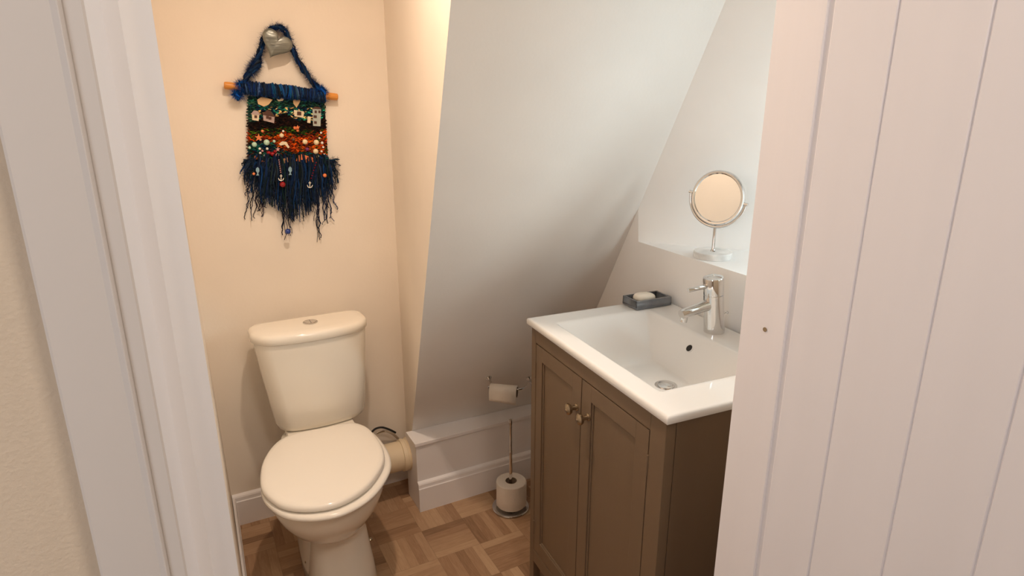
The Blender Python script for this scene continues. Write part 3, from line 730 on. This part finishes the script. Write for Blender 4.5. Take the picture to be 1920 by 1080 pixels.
# fringe : a dense dark mass of yarn with long straggling ends
b = MB()
KC = 2.7
FR = [(.03, .050, .075), (.045, .065, .085), (.02, .06, .09), (.05, .06, .07), (.03, .05, .05), (.008, .028, .065), (.012, .045, .10), (.02, .055, .10), (.03, .05, .09), (.006, .06, .12), (.045, .07, .11), (.03, .045, .06), (.02, .06, .06)]
def lenpx(u):   # lower end in the photo at fraction u
    tbl = [(0, 350), (.05, 430), (.13, 442), (.2, 385), (.3, 380), (.36, 440), (.45, 458), (.55, 450), (.62, 425), (.7, 405), (.78, 455), (.84, 462), (.92, 440), (1, 390)]
    for (u0, v0), (u1, v1) in zip(tbl, tbl[1:]):
        if u <= u1: return v0-8+(v1-v0)*(u-u0)/(u1-u0)
    return 380
def massend(u):
    tbl = [(0, 345), (.1, 350), (.15, 380), (.3, 385), (.4, 405), (.62, 415), (.75, 385), (.88, 375), (1, 340)]
    for (u0, v0), (u1, v1) in zip(tbl, tbl[1:]):
        if u <= u1: return v0+(v1-v0)*(u-u0)/(u1-u0)
    return 350
for s in range(380):
    u_ = rnd.random(); x0 = 460+162*u_; x1 = 456+178*u_+rnd.uniform(-7, 7)
    end = massend(u_)+rnd.uniform(-50, 4); top = 292+rnd.uniform(-4, 14)
    if u_ < .06 or u_ > .93: top = 300
    n = 9; pts = []; ph = rnd.uniform(0, 6); amp = rnd.uniform(1, 3.2)
    Y0 = 2.158-rnd.uniform(0, .020)
    for k in range(n):
        q = k/(n-1); pts.append(at(x0+(x1-x0)*q**.7+amp*math.sin(ph+q*7), top+(end-top)*q, Y0+.004*math.sin(ph+q*4)*(-1)))
    for q in pts: q.y = min(q.y, 2.162)
    b.tube(pts, [.0026*rnd.uniform(.6, 1.3)*(1-.5*k/n) for k in range(n)], 5, c=cvar(rnd.choice(FR)))
for s in range(78):
    u_ = rnd.random(); x0 = 462+160*u_; x1 = 460+172*u_+rnd.uniform(-8, 8); end = lenpx(u_)+rnd.uniform(-45, 4); top = 330
    n = 22; pts = []; ph = rnd.uniform(0, 6); amp = rnd.uniform(1.5, 4.5); f_ = rnd.uniform(8, 20)
    for k in range(n):
        q = k/(n-1); pts.append(at(x0+(x1-x0)*q+amp*q*math.sin(ph+q*f_)+rnd.uniform(-1.2, 1.2), top+(end-top)*q, 2.153-.006*math.sin(ph+q*3)))
    c = cvar(rnd.choice([(.02, .03, .06), (.05, .045, .07), (.03, .05, .09), (.05, .07, .12)]))
    b.tube(pts, .00110*rnd.uniform(.7, 1.5), 4, c=c)
    for h in range(9):
        i = rnd.randrange(8, n); a_ = rnd.uniform(0, 2*PI); tri(b, pts[i], Vector((math.cos(a_), -.3, math.sin(a_))), .007*rnd.uniform(.4, 1.3), .0003, c)
for h in range(4200):
    u_ = rnd.random(); v_ = rnd.random(); px = 457+178*u_; py = 296+(massend(u_)-296)*v_; a_ = rnd.uniform(0, 2*PI)
    if .12 < u_ < .88 and py < 300: continue
    tri(b, at(px, py, 2.14), Vector((math.cos(a_), -.4, math.sin(a_))), .013*rnd.uniform(.4, 1.2), .00035, cvar(rnd.choice(FR+[(.06, .10, .18)])))
fr = hb(b, 'fringe', M['yarn']); fr['kind'] = 'stuff'
# beads, sequins and charms
def cmat(nm, c, rough=.25, metal=0): 
    if nm not in M: M[nm] = mat(nm, c, rough, metal)
    return M[nm]
beads = [(488,262,2.0,'w'),(500,267,5.2,'g'),(477,271,4.4,'g'),(514,265,2.6,'g'),(528,254,3.8,'c'),(572,266,4.6,'c'),(593,267,4.8,'c'),(592,284,4.8,'c'),(596,294,3.0,'c'),(604,268,2.5,'w'),(606,276,2,'w'),(603,284,2,'w'),(608,290,2,'w'),(605,296,2.2,'w'),
 (487,279,2.2,'w'),(492,283,2,'p'),(501,279,2.3,'w'),(497,292,2.4,'w'),(488,287,2.1,'w'),(487,303,2.6,'w'),(520,291,3.2,'p'),(545,297,2.4,'w'),(534,294,2,'p'),(511,289,4.0,'r'),(504,287,3.6,'r'),(516,284,3.0,'r'),(492,246,2.6,'o'),(553,240,3.0,'o'),(558,245,2.4,'o'),(602,249,2,'w'),(599,259,1.8,'w'),(576,280,3.4,'v'),(550,262,3.0,'b'),(531,246,2,'w'),(493,303,2.5,'o'),(480,296,3.5,'o'),(468,277,2.4,'g')]
bc = {'w': cmat('pearl_bead', (.85, .82, .74)), 'g': cmat('pale_green_sequin', (.45, .66, .52), .2), 'c': cmat('cream_button', (.80, .68, .44)), 'p': cmat('pink_bead', (.60, .30, .28)), 'r': cmat('dark_red_bead', (.28, .01, .015), .15), 'o': cmat('orange_bead', (.75, .22, .08)), 'v': cmat('purple_bead', (.16, .03, .12)), 'b': cmat('brown_bead', (.10, .04, .02))}
MPX = 1/545
for i, (px, py, r_, cc) in enumerate(beads):
    r_ = r_*MPX; b = MB(); c = at(px, py, 2.1500)
    b.lathe([(.0001, r_*.8), (r_*.5, r_*.7), (r_*.85, r_*.4), (r_, 0), (r_*.85, -r_*.4), (.0001, -r_*.6)], 16, (0, -1, 0), c); hb(b, 'bead', bc[cc], smooth='all')
def flat_shape(name, pts, m, d0=.006, th=.0022, parent=None):
    b = MB(); Y = 2.1540-d0; b.rings([[at(x, y, Y+th) for x, y in pts], [at(x, y, Y) for x, y in pts]]); return hb(b, name, m, parent)
CR = cmat('cream_felt', (.72, .62, .45), .8); BRf = cmat('brown_felt', (.08, .035, .025), .8); GYf = cmat('grey_felt', (.42, .46, .42), .8); PK = cmat('pinkish_felt', (.42, .32, .30), .8)
def house(x0, x1, y0, y1, wallm, roof=True, tilt=0, wins=(), roofm=None, yr=None):
    o = flat_shape('house_charm', [(x0, y0), (x1, y0+tilt), (x1-1, y1+tilt), (x0+1, y1)], wallm)
    if roof: flat_shape('house_roof', [(x0-2, y0+1), ((x0+x1)/2-3, yr), ((x0+x1)/2+4, yr+tilt*.5), (x1+2, y0+tilt+1)], roofm or BRf, .007, parent=o)
    for wx, wy, ww, wh in wins: flat_shape('house_window', [(wx, wy), (wx+ww, wy+.5), (wx+ww, wy+wh+.5), (wx, wy+wh)], BRf, .0075, .001, parent=o)
house(472, 486, 213, 225, CR, True, 2, [(477, 216, 5, 5)], PK, 207)
house(493, 515, 214, 226, PK, True, 5, [(499, 217, 5, 5), (504, 219, 5, 5)], BRf, 206)
house(551, 570, 206, 218, CR, False, 3, [(557, 209, 8, 7)])
house(586, 602, 203, 236, GYf, True, 1, [(590, 207, 4, 5), (597, 207, 4, 5), (588, 216, 6, 5), (589, 227, 5, 5)], BRf, 200)
flat_shape('door_charm', [(577, 218), (583, 219), (582, 231), (576, 230)], CR)
flat_shape('gull_charm', [(518, 185), (524, 187), (530, 179), (529, 185), (534, 184), (530, 189), (522, 190)], CR, .007)
flat_shape('chevron_charm', [(523, 270), (529, 265), (537, 266), (543, 276), (540, 278), (534, 271), (526, 273)], CR, .008)
flat_shape('cloud_patch', [(482, 187), (490, 182), (502, 184), (511, 187), (504, 196), (495, 200), (484, 195)], cmat('peach_wool', (.66, .46, .26), .9), .006)
flat_shape('cloud_patch', [(549, 180), (557, 178), (565, 184), (562, 192), (556, 202), (550, 194)], cmat('peach_wool', (.66, .46, .26), .9), .006)
def star(cx_, cy_, r0, m_): flat_shape('starfish_charm', [(cx_+(r0 if k % 2 == 0 else r0*.4)*math.sin(k*PI/5), cy_-(r0 if k % 2 == 0 else r0*.4)*math.cos(k*PI/5)) for k in range(10)], m_, .009, .003)
star(485, 258, 8, bc['o']); star(521, 280, 5, bc['p']); star(558, 239, 5, bc['o'])
flat_shape('shell_charm', [(555, 302), (558, 292), (566, 289), (578, 293), (592, 297), (588, 304), (576, 305)], cmat('coral_felt', (.80, .20, .07), .6), .010, .004)
flat_shape('shell_charm', [(526, 306), (530, 298), (540, 295), (544, 300), (538, 306)], cmat('tan_shell', (.46, .24, .12), .5), .010, .004)
FB = cmat('pale_blue_metal', (.30, .48, .58), .3, .3)
for fx, fy in ((483, 320), (544, 319)):
    flat_shape('fish_charm', [(fx, fy-7), (fx+3, fy-4), (fx+3.5, fy+1), (fx+1, fy+5), (fx+3, fy+9), (fx-3, fy+9), (fx-.5, fy+5), (fx-3.5, fy), (fx-3, fy-4)], FB, .026, .0015)
for axx, ayy in ((527, 336), (581, 349)):
    an = MB(); Y = 2.122
    an.tube([at(axx, ayy-9, Y), at(axx, ayy+2, Y)], .0012, 8); an.tube([at(axx-5, ayy-2, Y), at(axx-3.5, ayy+1.5, Y), at(axx, ayy+3, Y), at(axx+3.5, ayy+1.5, Y), at(axx+5, ayy-2, Y)], .0013, 8); an.tube([at(axx-2.5, ayy-6, Y), at(axx+2.5, ayy-6, Y)], .0010, 8)
    ao = hb(an, 'anchor_charm', bc['w'], smooth=True)
    st = MB(); n = 7
    for k in range(n):
        q = at(axx-4+4*k/n if axx < 550 else axx+12-11*k/n, ayy-36+27*k/n if axx < 550 else ayy-44+34*k/n, 2.124); st.lathe([(.0001, .002), (.0020, 0), (.0001, -.002)], 8, (0, -1, 0), q)
    hb(st, 'bead_string', bc['p'] if axx < 550 else bc['r'], ao)
for px, py, r_, cc in ((530, 346, 5.2, 'r'), (609, 329, 3.6, 'o'), (540, 434, 5, 'bl'), (476, 326, 2.5, 'o')):
    if cc == 'bl': bc['bl'] = cmat('cobalt_bead', (.02, .05, .25))
    b = MB(); r_ *= MPX; b.lathe([(.0001, r_*.8), (r_*.7, r_*.6), (r_, 0), (.0001, -r_*.6)], 16, (0, -1, 0), at(px, py, 2.125)); hb(b, 'bead', bc[cc], smooth='all')
# heart shaped wall hook
hk = thing('heart_hook', 'silver heart-shaped wall hook holding the loop of the hanging', 'hook', at(519, 84))
b = MB(); H0 = Vector(hk.location); Y = 2.118
hc = []
for k in range(48):
    t_ = 2*PI*k/48; x_ = 16*math.sin(t_)**3; y_ = 13*math.cos(t_)-5*math.cos(2*t_)-2*math.cos(3*t_)-math.cos(4*t_)
    ang = math.radians(-28); x2 = (x_*math.cos(ang)-y_*math.sin(ang)); y2 = (x_*math.sin(ang)+y_*math.cos(ang)); 
    hc.append((x2, y2))
def hr(sc, yy): return [Vector((at(518, 82, 2.118).x-H0.x+x*.0028*sc, yy-H0.y, at(518, 82, 2.118).z-H0.z+y*.0028*sc)) for x, y in hc]
b.rings([hr(.96, Y+.004), hr(1, Y+.001), hr(.97, Y-.003), hr(.8, Y-.0055), hr(.4, Y-.007)]); b.build('heart', M['heart'], hk, smooth='all')
b = MB(); b.lathe([(.0001, 0), (.006, 0), (.005, .004), (.005, .045), (.0001, .045)], 20, (0, 1, 0), (0, -.028, 0)); b.build('hook_post', M['chrome'], hk, smooth=True)
